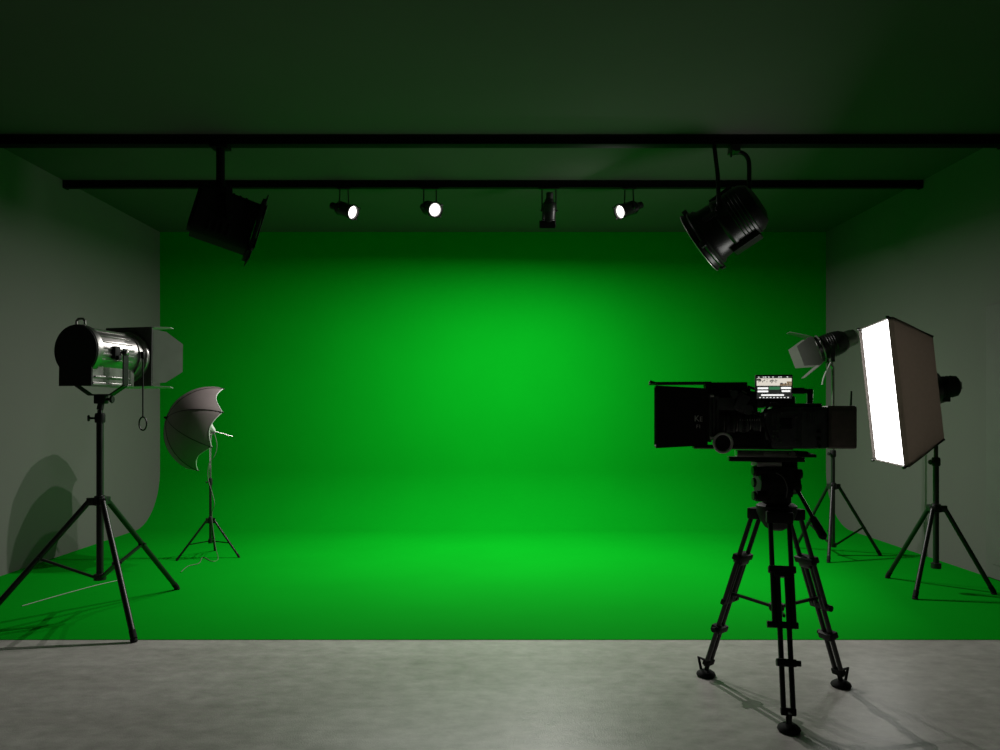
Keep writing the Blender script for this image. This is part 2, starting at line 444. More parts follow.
# ------------------------------------------------------------------ tripod light stands
def light_stand(label, c, feet, hub_z, low_z, top_z, r, brace_f=.47, m='black', riser='steel', joint_z=None, sub=None, floor=.0045):
    root = thing('light_stand', label, 'light stand', (c[0], c[1], floor), 'tripod light stands')
    cx, cy = c
    m = M[m]; joint_z = joint_z or hub_z + .35
    MB().cyl((cx, cy, low_z - .02), (cx, cy, joint_z), r, None, 20).build('column', m, root)
    MB().cyl((cx, cy, joint_z - .02), (cx, cy, top_z), r * .72, None, 18).build('riser', M[riser], root)
    kb = MB(); kb.lathe([(r * .7, -.03), (r * 1.35, -.03), (r * 1.45, -.02), (r * 1.45, .02), (r * 1.2, .035), (r * .7, .035)], o=(cx, cy, joint_z), d=(0, 0, 1), seg=20)
    k = kb.build('collar', M['matte'], root)
    kn = MB(); kn.cyl((cx - r, cy - r * .5, joint_z), (cx - r * 2.6, cy - r * 1.2, joint_z), r * .35, None, 10)
    kn.lathe([(0, 0), (r * .8, 0), (r * .95, r * .3), (r * .8, r * .6), (0, r * .6)], o=(cx - r * 2.4, cy - r * 1.1, joint_z), d=(-1, -.4, 0), seg=8)
    kn.build('knob', M['matte'], k)
    hub = MB(); hub.lathe([(r, -.035), (r * 1.9, -.03), (r * 1.9, .0), (r * 1.5, .03), (r, .035)], o=(cx, cy, hub_z), d=(0, 0, 1), seg=24)
    for f in feet:
        dv = Vector((f[0] - cx, f[1] - cy, 0)).normalized()
        hub.box(Vector((cx, cy, hub_z - .005)) + dv * r * 2.4, (r * 2.2, r * 1.5, .05), .003, Matrix.Rotation(math.atan2(dv.y, dv.x), 3, 'Z'))
    hub.build('upper_hub', m, root)
    hub = MB(); hub.lathe([(r, -.02), (r * 1.7, -.02), (r * 1.7, .02), (r, .025)], o=(cx, cy, low_z), d=(0, 0, 1), seg=24)
    hub.build('lower_hub', m, root)
    for f in feet:
        dv = Vector((f[0] - cx, f[1] - cy, 0)).normalized()
        a = Vector((cx, cy, hub_z - .005)) + dv * r * 2.9
        b = Vector((f[0], f[1], floor + r * .62))
        lg = MB(); lg.cyl(a, b, r * .82, None, 16)
        l = lg.build('leg', m, root)
        u = (b - a).normalized()
        ft = MB(); ft.cyl(b - u * r * 2.4, b - u * r * .02, r * .9, None, 14); ft.lathe([(0, 0), (r * .9, 0), (r * 1.0, r * .4), (r * .6, r * 1.0), (0, r)], o=(f[0], f[1], floor - .001), d=(0, 0, 1), seg=14)
        ft.build('rubber_foot', M['rubber'], l)
        if not brace_f: continue
        br = MB(); m_ = a.lerp(b, brace_f)
        br.bar(Vector((cx, cy, low_z)) + dv * r * 1.4, m_, r * .9, r * .7)
        br.cyl(m_ - Vector((-dv.y, dv.x, 0)) * r * 1.2, m_ + Vector((-dv.y, dv.x, 0)) * r * 1.2, r * .5, None, 10)
        br.build('brace', m, root)
    return root

def fl(px, py): d = F * CAMH / (py - CY); return ((px - CX) / F * d, d)

# left stand carrying the silver fresnel
FL = [fl(134, 642), fl(177, 590), (-3.30, 4.88)]
cL = (sum(f[0] for f in FL) / 3 , sum(f[1] for f in FL) / 3)
cL = ((100 - CX) / F * 5.125, 5.125)
light_stand('large black tripod light stand carrying the silver barrel lamp', cL, FL, .79, .275, 1.40, .023, .47, joint_z=1.345)

def fresnel_left():
    c = Vector((cL[0], cL[1], 1.40 + 54 * 5.125 / F))
    root = thing('barrel_studio_lamp', 'silver barrel studio lamp with black keyhole back plate and open barn doors on tripod', 'studio lamp', (cL[0], cL[1], 1.402))
    T = aim(c + Vector((.0, 0, 0)), 14, -1)
    RR = .165
    def keyhole(rr, w, zb, n=40):
        pts = []
        a0 = math.asin(w / rr)               # where the straight flanks start
        for k in range(n + 1):
            a = -PI / 2 + a0 + (2 * PI - 2 * a0) * k / n
            pts.append((rr * math.cos(a), rr * math.sin(a)))
        pts = pts + [(-w, zb), (w, zb)]
        return pts
    X, Z = (1, 0, 0), (0, 0, 1)
    y0, y1 = -.215, .185
    b = MB(T)
    b.prism(keyhole(RR - .008, .118, -.222), -y1, -(y0 + .02), (0, 0, .02), X, Z, True)
    # ribbing and side panels
    for a in (62, 40, 24, 8, -8, -22, 118, 140, 156):
        u = Vector((math.cos(R(a)), 0, math.sin(R(a))))
        b.bar(u * (RR - .006) + Vector((0, y0 + .06, .02)), u * (RR - .006) + Vector((0, y1 - .05, .02)), .016, .012, up=u, bev=.003)
    b.box((.118, -.02, -.15), (.02, .32, .012), .003); b.box((.118, -.02, -.195), (.02, .36, .02), .004)
    b.build('barrel', M['chrome'], root)
    p = MB(T); p.prism(keyhole(RR, .125, -.232), -(y0 + .012), -y0, (0, 0, .02), X, Z)
    bp = p.build('back_plate', M['matte'], root)
    hd = MB(T)
    hd.lathe([(RR - .012, y0 + .012), (RR + .004, y0 + .012), (RR + .006, y0 + .03), (RR + .004, y0 + .055), (RR - .012, y0 + .055)], o=(0, 0, .02), seg=48)
    hd.build('rear_band', M['alu'], root)
    hb = MB(T); hb.tube([(-.03, y0 + .04, .19), (-.03, y0 + .04, .215), (-.015, y0 + .04, .228), (.02, y0 + .04, .228), (.035, y0 + .04, .212), (.035, y0 + .04, .19)], .008, 10)
    hb.build('carry_loop', M['chrome'], root)
    rg = MB(T)
    rg.lathe([(RR - .015, y1), (RR + .002, y1), (RR + .004, y1 + .015), (RR - .004, y1 + .02), (RR - .004, y1 + .05), (RR + .014, y1 + .055), (RR + .018, y1 + .07), (RR + .014, y1 + .085), (RR - .02, y1 + .085), (RR - .03, y1 + .06), (RR - .03, y1)], o=(0, 0, .01), seg=56, closed=True)
    rg.build('lens_ring', M['chrome'], root)
    MB(T).lathe([(RR - .022, y1 + .05), (.10, y1 + .065), (.05, y1 + .072), (0, y1 + .074)], o=(0, 0, .01), seg=40).build('lens', M['glass'], root)
    # square door frame with round hole
    yf = y1 + .085
    ZO = .018
    fr = MB(T); S = .208
    n = 48
    A, B = [], []
    for k in range(n):
        a = 2 * PI * k / n; cc, ss = math.cos(a), math.sin(a); q = S / max(abs(cc), abs(ss))
        A.append((cc * (RR - .02), ss * (RR - .02))); B.append((cc * q * .92, ss * q))
    rows = []
    for (yy, L_) in ((yf, A), (yf, B), (yf + .012, B), (yf + .012, A)):
        rows.append([fr._v((p_[0], yy, p_[1] + ZO)) for p_ in L_])
    for i in range(4):
        for k in range(n): fr._f([rows[i][k], rows[i][(k + 1) % n], rows[(i + 1) % 4][(k + 1) % n], rows[(i + 1) % 4][k]])
    frame = fr.build('door_frame', M['frame'], root)
    # doors: top, bottom (flat out), right (open, chamfered), left
    def door(O, U, V, poly, lab=None):
        d = MB(T); d.prism(poly, -.002, .002, O, U, V); o = d.build('barn_door', M['doorgrey'], root, lab)
        return o
    big = [(-.19, 0), (.19, 0), (.19, .10), (.13, .21), (-.13, .21), (-.19, .10)]
    a = R(10)
    door((0, yf + .012, ZO + S), (1, 0, 0), (0, math.cos(a), math.sin(a) * .4), [(-.20, 0), (.20, 0), (.26, .10), (.18, .24), (-.18, .24), (-.26, .10)])
    door((0, yf + .012, ZO - S), (1, 0, 0), (0, 1, -.02), [(-.20, 0), (.20, 0), (.26, .10), (.18, .24), (-.18, .24), (-.26, .10)])
    a = R(36)
    door((S * .92, yf + .012, ZO), (0, 0, 1), (math.sin(a), math.cos(a), 0), [(-.19, 0), (.19, 0), (.18, .09), (.10, .205), (-.10, .205), (-.18, .09)], 'light grey open side door')
    a = R(14)
    door((-S * .92, yf + .012, ZO), (0, 0, 1), (-math.sin(a), math.cos(a), 0), [(-.17, 0), (.17, 0), (.15, .10), (.08, .2), (-.08, .2), (-.15, .10)])
    # yoke: U with chamfered lower corners
    xw = .19; zp = -.0; zb = -.245; zz = -.262
    y = MB(T)
    def strap(a_, b_): y.bar(a_, b_, .045, .010, up=(1, 0, 0)) if False else y.bar(a_, b_, .010, .045, up=(0, 1, 0))
    ym = .015
    pts = [(xw, ym, .045), (xw, ym, -.200), (.085, ym, zz), (-.085, ym, zz), (-xw, ym, -.200), (-xw, ym, .045)]
    for q in range(5): strap(Vector(pts[q]), Vector(pts[q + 1]))
    yk = y.build('yoke', M['steel'], root)
    for s in (-1, 1):
        kb = MB(T); kb.cyl((s * .15, ym, .02), (s * (xw + .012), ym, .02), .012, None, 12)
        kb.lathe([(0, 0), (.016, 0), (.016, .012), (.008, .016), (0, .016)], o=(s * (xw + .004), ym, .02), d=(s, 0, 0), seg=12)
        kb.build('pivot_bolt', M['chrome'], yk)
    kb = MB(T); kb.box((.168, ym - .065, .015), (.035, .05, .085), .008); kb.box((.19, ym - .065, -.02), (.03, .03, .03), .006); kb.build('switch_box', M['matte'], root)
    # joint to the stand
    jp = T @ Vector((0, ym, zz))
    j = MB(); j.box((jp.x, jp.y, jp.z - .03), (.075, .06, .06), .008)
    j.cyl((cL[0], cL[1], 1.402), (jp.x, jp.y, jp.z - .05), .021, .021, 16)
    j.cyl((jp.x + .03, jp.y, jp.z - .03), (jp.x + .075, jp.y, jp.z - .03), .010, None, 10)
    j.lathe([(0, 0), (.024, 0), (.028, .008), (.024, .016), (0, .016)], o=(jp.x + .065, jp.y, jp.z - .03), d=(1, 0, 0), seg=8)
    j.build('stand_socket', M['matte'], root)
    # pull cord with a loop, hanging from the lens ring
    pc = T @ Vector((.172, y1 + .02, .02))
    q = MB(); zl = CAMH - (417 - CY) * pc.y / F
    q.tube([pc, Vector((pc.x, pc.y, zl))], .0055, 8)
    pts = [Vector((pc.x + .026 * math.sin(2 * PI * k / 28), pc.y, zl - .046 + .046 * math.cos(2 * PI * k / 28))) for k in range(29)]
    q.tube(pts, .0055, 8)
    q.box(T @ Vector((.170, y1 + .02, .02)), (.03, .03, .05), .006)
    q.build('pull_rod', M['black'], root)
    return T @ Vector((0, y1 + .088, .01))
pF = fresnel_left()

# ------------------------------------------------------------------ umbrella
cU = ((210.5 - CX) / F * 7.18, 7.18)
light_stand('slim tripod light stand carrying the charcoal umbrella', cU, [fl(177, 561), fl(239, 558), fl(215, 551)], CAMH - (520 - CY) * 7.18 / F, CAMH - (541 - CY) * 7.18 / F, CAMH + (CY - 440) * 7.18 / F, .0125, .62, m='steel', riser='alu', joint_z=.72)
def umbrella():
    ctr = at(206.0, 429, 7.16)
    az, pit = 56, -17
    T = aim(ctr, az, pit, 22)
    pc = Vector((cU[0], cU[1], at(213, 434, 7.18).z))
    root = thing('photo_umbrella', 'open charcoal photo umbrella with dark seams facing the green wall', 'umbrella', (cU[0], cU[1], pc.z))
    RU, DU, PM = .425, .36, R(82)
    NR = 8
    def pt(s, phi, off=0.0):
        ps = s * PM
        r = (RU + off) * math.sin(ps) / math.sin(PM); y = -DU * ((math.cos(ps) - math.cos(PM)) / (1 - math.cos(PM)))
        k = (phi / (2 * PI / NR)) % 1.0
        sag = math.sin(PI * k)
        r *= 1 - .035 * sag * s
        return Vector((r * math.cos(phi), y - off * math.cos(ps), r * math.sin(phi)))
    def shell(off0, off1):
        b = MB(T); NS, NP = 16, NR * 8
        def grid(off):
            g = []
            for i in range(1, NS + 1):
                row = []
                for k in range(NP):
                    phi = 2 * PI * k / NP; kk = (k / 8) % 1.0
                    s = i / NS * (1 - .11 * math.sin(PI * kk) * (i / NS) ** 2)
                    row.append(b._v(pt(s, phi, off)))
                g.append(row)
            return g, b._v(pt(0, 0, off))
        A, a0 = grid(off0); B, b0 = grid(off1)
        for k in range(NP):
            k2 = (k + 1) % NP
            b._f([a0, A[0][k], A[0][k2]]); b._f([b0, B[0][k2], B[0][k]])
            for i in range(NS - 1):
                b._f([A[i][k], A[i + 1][k], A[i + 1][k2], A[i][k2]]); b._f([B[i][k], B[i][k2], B[i + 1][k2], B[i + 1][k]])
            b._f([A[-1][k], B[-1][k], B[-1][k2], A[-1][k2]])
        return b
    shell(.001, -.001).build('canopy', M['umb'], root, angle=60)
    shell(-.002, -.0035).build('lining', M['white'], root, 'white inner lining', angle=60)
    for k in range(NR):
        phi = 2 * PI * k / NR
        rb = MB(T); rb.tube([pt(i / 12, phi, .0015) for i in range(13)], .0032, 6)
        o = rb.build('rib', M['black'], root)
        e = pt(1, phi); MB(T).cyl(e - Vector((0, .012, 0)), e + Vector((0, .012, 0)), .006, None, 8).build('rib_tip', M['black'], o)
    hm = MB(T); NP = NR * 10
    hm.tube([pt(1 - .11 * math.sin(PI * ((k / 10) % 1.0)), 2 * PI * k / NP, -.001) for k in range(NP + 1)], .0042, 6)
    hm.build('hem', M['white'], root, 'white hem along the rim')
    sh = MB(T); sh.cyl((0, -DU - .02, 0), (0, .26, 0), .0045, None, 10)
    sh.build('shaft', M['alu'], root)
    cp = MB(T); cp.lathe([(0, -DU - .03), (.008, -DU - .028), (.014, -DU - .004), (.016, -DU), (0, -DU)], seg=16); cp.build('ferrule', M['black'], root)
    return T, pc
TU, pcU = umbrella()
def umbrella_head():
    # small lamp holder that grips the shaft on top of the stand
    root = thing('lamp_holder', 'small pale lamp holder gripping the umbrella shaft on the slim stand', 'lamp holder', (cU[0], cU[1], pcU.z))
    z0 = CAMH + (CY - 440) * 7.18 / F
    p = at(213.5, 431, 7.18)
    b = MB(); b.cyl((cU[0], cU[1], z0 + .002), (cU[0], cU[1], z0 + .05), .014, None, 14)
    b.box((cU[0] + .008, cU[1], z0 + .07), (.035, .04, .05), .006); b.build('swivel_clamp', M['alu'], root)
    h = MB(aim(Vector((cU[0] + .012, cU[1] - .02, z0 + .125)), -130, 55))
    h.lathe([(0, -.05), (.016, -.05), (.020, -.035), (.021, .0), (.026, .02), (.026, .03), (0, .026)], seg=20)
    h.build('socket', M['white'], root)
    k = MB(); k.cyl((cU[0] + .02, cU[1] - .02, z0 + .07), (cU[0] + .05, cU[1] - .05, z0 + .07), .008, .012, 10); k.build('knob', M['black'], root)
umbrella_head()
def smooth_path(pts, n=6):
    P = [Vector(p) for p in pts]; out = []
    for i in range(len(P) - 1):
        p0, p1, p2, p3 = P[max(i - 1, 0)], P[i], P[i + 1], P[min(i + 2, len(P) - 1)]
        for k in range(n):
            t = k / n
            out.append(.5 * ((2 * p1) + (p2 - p0) * t + (2 * p0 - 5 * p1 + 4 * p2 - p3) * t * t + (3 * p1 - p0 - 3 * p2 + p3) * t ** 3))
    return out + [P[-1]]
def cable(px, label, m, r, d=None, name='power_cable'):
    pts = []
    for q in px:
        if len(q) == 3: pts.append(at(*q))
        else:
            x, y = fl(*q); pts.append(Vector((x, y, .0045 + r)))
    b = MB(); b.tube(smooth_path(pts), r, 8)
    o = b.build(name, m, origin=pts[-1]); tag(o, label, 'cable'); return o
cable([(214, 432, 7.12), (217, 444, 7.10), (215, 455, 7.11), (209, 464, 7.13), (208, 478, 7.14), (212.5, 494, 7.12), (214.5, 504, 7.10), (212, 514, 7.12), (213.5, 532, 7.12), (216, 549, 7.10), (218, 560), (212, 562), (203, 558), (199, 564), (188, 567), (181, 573)], 'thin cable winding down the slim umbrella stand onto the green floor', M['darkgreycord'], .003)
cable([(22, 607), (60, 596), (95, 586.5), (119, 581)], 'thin pale cord lying on the green floor under the large left stand', M['cord'], .0028, name='floor_cord')

# ------------------------------------------------------------------ softbox and its stand
cS = ((936 - CX) / F * 5.86, 5.86)
light_stand('black tripod light stand carrying the glowing softbox', cS, [fl(887.5, 578.4), fl(915, 599.7), fl(994, 594.8)], .645, .20, 1.42, .0215, 0, joint_z=1.0)
def softbox():
    fc = Vector((2.99, 5.80, 1.53))
    T = aim(fc, -77.5, -5.8)
    root = thing('softbox', 'large glowing rectangular softbox with black fabric sides facing the studio', 'softbox', (cS[0], cS[1], 1.42))
    W, Hh, D, w2, h2 = .82, 1.075, .29, .52, .745
    b = MB(T)
    def loop(y, w, h, bulge=0):
        pts = []
        n = 8
        c = [(-w / 2, -h / 2), (w / 2, -h / 2), (w / 2, h / 2), (-w / 2, h / 2)]
        for i in range(4):
            a, d_ = c[i], c[(i + 1) % 4]
            for k in range(n):
                t = k / n; bl = bulge * math.sin(PI * t)
                x = a[0] + (d_[0] - a[0]) * t; z = a[1] + (d_[1] - a[1]) * t
                nx, nz = (d_[1] - a[1]), -(d_[0] - a[0]); L = math.hypot(nx, nz)
                pts.append((x + nx / L * bl, y, z + nz / L * bl))
        return pts
    rows = [loop(.035, W, Hh), loop(0, W, Hh, .004), loop(-D * .35, W + (w2 - W) * .33, Hh + (h2 - Hh) * .33, -.008), loop(-D * .7, W + (w2 - W) * .68, Hh + (h2 - Hh) * .68, -.008), loop(-D, w2, h2), loop(-D - .05, .20, .22)]
    inn = [loop(-D - .045, .19, .21), loop(-D + .008, w2 - .012, h2 - .012), loop(0, W - .014, Hh - .014), loop(.035, W - .012, Hh - .012)]
    rows = rows + inn
    V = [[b._v(p) for p in row] for row in rows]
    m = len(V[0])
    for i in range(len(V)):
        for k in range(m): b._f([V[i][k], V[i][(k + 1) % m], V[(i + 1) % len(V)][(k + 1) % m], V[(i + 1) % len(V)][k]])
    b.build('fabric_shell', M['fabric'], root, angle=28)
    d = MB(T); N = 10
    g = []
    for i in range(N + 1):
        row = []
        for k in range(N + 1):
            u, v = i / N, k / N
            row.append(d._v(((u - .5) * (W - .018), .012 + .012 * math.sin(PI * u) * math.sin(PI * v), (v - .5) * (Hh - .018))))
        g.append(row)
    for i in range(N):
        for k in range(N): d._f([g[i][k], g[i + 1][k], g[i + 1][k + 1], g[i][k + 1]])
    d.build('diffuser', M['diff'], root, 'glowing white front cloth')
    for (sx, sz) in ((1, 1), (-1, 1), (1, -1), (-1, -1)):
        r_ = MB(T); r_.tube([(sx * (W / 2 - .0), .03, sz * (Hh / 2 - .0)), (sx * w2 / 2, -D, sz * h2 / 2)], .008, 8)
        r_.lathe([(0, 0), (.012, 0), (.012, .02), (0, .02)], o=(sx * W / 2, .028, sz * Hh / 2), d=(0, 1, 0), seg=10)
        r_.build('corner_rod', M['black'], root)
    sr = MB(T); sr.lathe([(.085, -.02), (.115, -.02), (.115, .02), (.085, .02)], o=(0, -D - .06, 0), seg=32, closed=True); sr.build('speed_ring', M['steel'], root)
    hd = MB(T); hd.lathe([(0, -.16), (.06, -.158), (.076, -.145), (.080, -.12), (.080, -.05), (.088, -.04), (.088, 0), (0, 0)], o=(0, -D - .06, 0), seg=32)
    for k in range(3): hd.torus((0, -D - .12 - k * .025, 0), (0, 1, 0), .080, .004, 32, 6)
    h = hd.build('flash_head', M['matte'], root)
    MB(T).box((0, -D - .222, 0), (.08, .02, .06), .006).build('control_panel', M['doorgrey'], h)
    jp = T @ Vector((0, -D - .12, -.075))
    br = MB(); br.tube([Vector((cS[0], cS[1], 1.422)), Vector((cS[0], cS[1], 1.455)), Vector((jp.x, jp.y, jp.z - .02)), jp], .018, 12)
    br.box(jp + Vector((0, 0, -.01)), (.06, .05, .05), .006)
    br.build('tilt_bracket', M['black'], root)
    return T
TS = softbox()

# ------------------------------------------------------------------ back right spotlight and stand
cB = ((833 - CX) / F * 7.3, 7.3)
fB = [fl(828.5, 563), fl(880, 556), (3.07, 7.70)]
light_stand('black tripod light stand behind the film camera carrying the small barn door spotlight', cB, fB, .67, .105, 1.80, .019, .60, joint_z=.98, m='black', riser='alu')
def spot_right():
    c = Vector((cB[0] - .03, cB[1], 2.02))
    root = thing('barn_door_spotlight', 'small barrel spotlight with grey barn doors beside the softbox', 'spotlight', (cB[0], cB[1], 1.80))
    T = aim(c, -78, -20)
    b = MB(T)
    b.lathe([(0, -.17), (.05, -.168), (.085, -.15), (.108, -.11), (.118, -.06), (.118, .06), (.112, .065), (.112, .08), (.128, .085), (.128, .13), (.115, .13), (.108, .10), (0, .095)], seg=40)
    for k in range(4): b.torus((0, -.04 + k * .022, 0), (0, 1, 0), .118, .004, 40, 6)
    b.build('barrel', M['steel'], root)
    MB(T).lathe([(0, -.26), (.05, -.258), (.072, -.24), (.08, -.20), (.08, -.155), (0, -.15)], seg=28).build('rear_housing', M['alu'], root)
    rg = MB(T)
    rg.torus((0, .09, 0), (0, 1, 0), .13, .008, 40, 8); rg.torus((0, .132, 0), (0, 1, 0), .128, .008, 40, 8)
    rg.build('lens_ring', M['chrome'], root)
    MB(T).lathe([(.11, .10), (.07, .116), (0, .122)], seg=32).build('lens', M['glass'], root)
    S = .132
    for nm, O, U, V, poly in (('top', (0, .14, S), (1, 0, 0), (0, .82, .57), 0), ('bottom', (0, .14, -S), (1, 0, 0), (0, .93, -.37), 0), ('near', (-S, .14, 0), (0, 0, 1), (-.45, .89, 0), 1), ('far', (S, .14, 0), (0, 0, 1), (.45, .89, 0), 1)):
        d = MB(T); w = .13 if poly else .12
        d.prism([(-w, 0), (w, 0), (w * 1.1, .05), (w * .75, .21), (-w * .75, .21), (-w * 1.1, .05)], -.002, .002, O, U, V)
        d.build('barn_door', M['midgrey'], root)
    xl = T.to_3x3() @ Vector((1, 0, 0))
    y = MB()
    zb = 1.86
    for s in (-1, 1):
        a = c + xl * s * .128; y.bar(a + Vector((0, 0, .02)), Vector((a.x, a.y, zb)), .008, .035, up=(1, 0, 0))
    y.bar(Vector(((c + xl * .132).x, (c + xl * .132).y, zb)), Vector(((c - xl * .132).x, (c - xl * .132).y, zb)), .035, .008)
    yk = y.build('yoke', M['steel'], root)
    for s in (-1, 1):
        k = MB(); k.cyl(c + xl * s * .115, c + xl * s * .15, .02, .016, 14); k.build('tilt_knob', M['matte'], yk)
    j = MB(); j.cyl((cB[0], cB[1], 1.802), (c.x, c.y, zb), .016, None, 14); j.box((c.x, c.y, zb - .02), (.045, .045, .035), .005)
    j.build('stand_socket', M['alu'], root)
    # a strap of spare lead hanging below the doors
    q = MB(); o = T @ Vector((-.10, .02, -.11))
    q.tube(smooth_path([o, o + Vector((-.05, 0, -.09)), o + Vector((-.10, 0, -.2)), o + Vector((-.115, 0, -.27))]), .008, 8)
    q.build('lead', M['cord'], root)
spot_right()

# ------------------------------------------------------------------ film camera tripod
cT = Vector((1.383, 3.707, 0))
K = 3.707 / F
feetT = [fl(706, 676), fl(841, 686.5), fl(789, 731)]
def film_tripod():
    root = thing('camera_tripod', 'heavy black twin tube film tripod standing on the concrete under the film camera', 'tripod', (cT.x, cT.y, 0))
    zb = .885
    bw = MB(); bw.lathe([(0, -.07), (.03, -.07), (.055, -.055), (.085, -.01), (.095, .02), (.095, .05), (.08, .06), (0, .06)], o=(cT.x, cT.y, zb), d=(0, 0, 1), seg=36)
    for f in feetT:
        dv = Vector((f[0] - cT.x, f[1] - cT.y, 0)).normalized()
        bw.box(Vector((cT.x, cT.y, zb + .005)) + dv * .095, (.06, .12, .055), .008, Matrix.Rotation(math.atan2(dv.y, dv.x), 3, 'Z'))
    bw.build('bowl', M['matte'], root)
    # fluid head
    hd = MB()
    hd.lathe([(0, 0), (.062, 0), (.068, .008), (.068, .04), (.055, .05), (0, .05)], o=(cT.x, cT.y, .945), d=(0, 0, 1), seg=36)
    hd.box((cT.x, cT.y, 1.045), (.13, .12, .14), .02)
    hd.cyl((cT.x - .095, cT.y, 1.05), (cT.x + .095, cT.y, 1.05), .062, None, 32)
    hd.cyl((cT.x - .11, cT.y - .03, .985), (cT.x - .06, cT.y - .03, .985), .028, None, 20)
    hd.cyl((cT.x - .112, cT.y - .02, 1.105), (cT.x - .06, cT.y - .02, 1.105), .026, None, 20)
    hd.cyl((cT.x + .06, cT.y - .02, 1.09), (cT.x + .112, cT.y - .02, 1.09), .024, None, 20)
    hd.box((cT.x - .0, cT.y, 1.118), (.17, .10, .018), .004); hd.box((cT.x + .055, cT.y, 1.135), (.07, .07, .026), .004)
    head = hd.build('fluid_head', M['matte'], root)
    for (x, z) in ((-.114, .985), (-.115, 1.05), (-.116, 1.105)):
        k = MB(); k.lathe([(0, 0), (.020, 0), (.024, .004), (.022, .014), (0, .016)], o=(cT.x + x + .002, cT.y - .028, z), d=(-1, 0, 0), seg=10); k.build('lock_knob', M['black'], head)
    MB().tube(smooth_path([(cT.x - .03, cT.y - .07, 1.10), (cT.x + .0, cT.y - .085, 1.08), (cT.x + .02, cT.y - .085, 1.03), (cT.x + .02, cT.y - .07, .98)]), .003, 6).build('lever', M['steel'], head)
    tp = MB(); tp.box((cT.x - .05, cT.y, 1.1375), (.12, .09, .021), .003); tp.build('quick_plate', M['doorgrey'], root)
    # pan handle
    ph = MB()
    a = Vector((cT.x + .07, cT.y - .06, 1.03)); b = at(824, 538, 3.38)
    ph.cyl(a, a.lerp(b, .72), .009, None, 12)
    o = ph.build('pan_handle', M['black'], root)
    g = MB(); g.tube([a.lerp(b, .62), a.lerp(b, .64), a.lerp(b, .8), a.lerp(b, .97), b], [.012, .017, .0185, .019, .012], 14); g.build('grip', M['rubber'], o)
    jn = MB(); jn.cyl(a + Vector((-.02, 0, 0)), a + Vector((.02, 0, 0)), .024, None, 16); jn.build('handle_joint', M['black'], o)
    # legs
    zs = .44
    ms = []
    for f in feetT:
        dv = Vector((f[0] - cT.x, f[1] - cT.y, 0)).normalized(); tv = Vector((-dv.y, dv.x, 0))
        A = Vector((cT.x, cT.y, zb + .0)) + dv * .105; B = Vector((f[0], f[1], .032))
        u = (B - A).normalized()
        w = .042
        lg = MB()
        for s in (-1, 1): lg.cyl(A + tv * s * w, A.lerp(B, .545) + tv * s * w, .0115, None, 12)
        lg.bar(A - tv * .055, A + tv * .055, .034, .03, up=u, bev=.005)
        L = lg.build('leg', M['black'], root)
        cr = MB(); p = A.lerp(B, .265); cr.bar(p - tv * .06, p + tv * .06, .05, .032, up=u, bev=.006)
        cr.build('upper_clamp', M['matte'], L)
        cr = MB(); p = A.lerp(B, .54); cr.bar(p - tv * .06, p + tv * .06, .022, .03, up=u, bev=.005)
        cr.cyl(p - tv * .075, p - tv * .055, .016, None, 12)
        cr.build('crossbar', M['matte'], L)
        inr = MB()
        for s in (-1, 1): inr.cyl(A.lerp(B, .30) + tv * s * .020, A.lerp(B, .965) + tv * s * .020, .012, None, 12)
        inr.bar(A.lerp(B, .29) - tv * .036, A.lerp(B, .29) + tv * .036, .05, .026, up=u, bev=.005)
        inr.build('lower_tubes', M['black'], L)
        cr = MB(); p = A.lerp(B, .72); cr.bar(p - tv * .042, p + tv * .042, .055, .034, up=u, bev=.007)
        cr.cyl(p + tv * .03, p + tv * .062, .013, None, 12); cr.build('lower_clamp', M['matte'], L)
        ft = MB()
        ft.bar(A.lerp(B, .945) - tv * .032, A.lerp(B, .945) + tv * .032, .035, .03, up=u, bev=.005)
        ft.cyl(A.lerp(B, .95), B + Vector((0, 0, -.006)), .012, None, 12)
        ft.lathe([(0, .002), (.046, .002), (.050, .010), (.045, .020), (.028, .032), (0, .034)], o=(f[0], f[1], 0), d=(0, 0, 1), seg=28)
        q = Vector((f[0], f[1], .03)) + dv * .045
        ft.tube([Vector((f[0], f[1], .03)) + dv * .03, q + Vector((0, 0, .06)), A.lerp(B, .94) + dv * .03], .0075, 8)
        ft.build('rubber_foot', M['rubber'], L)
        ms.append((A.lerp(B, .495), dv))
    sp = MB(); sp.lathe([(0, -.02), (.03, -.02), (.036, -.01), (.036, .015), (.02, .025), (0, .025)], o=(cT.x, cT.y, zs), d=(0, 0, 1), seg=24)
    S = sp.build('spreader_hub', M['matte'], root)
    for (p, dv) in ms:
        a = MB(); a.bar(Vector((cT.x, cT.y, zs)) + dv * .03, Vector((p.x, p.y, p.z)), .012, .014); a.build('spreader_arm', M['black'], root)
film_tripod()

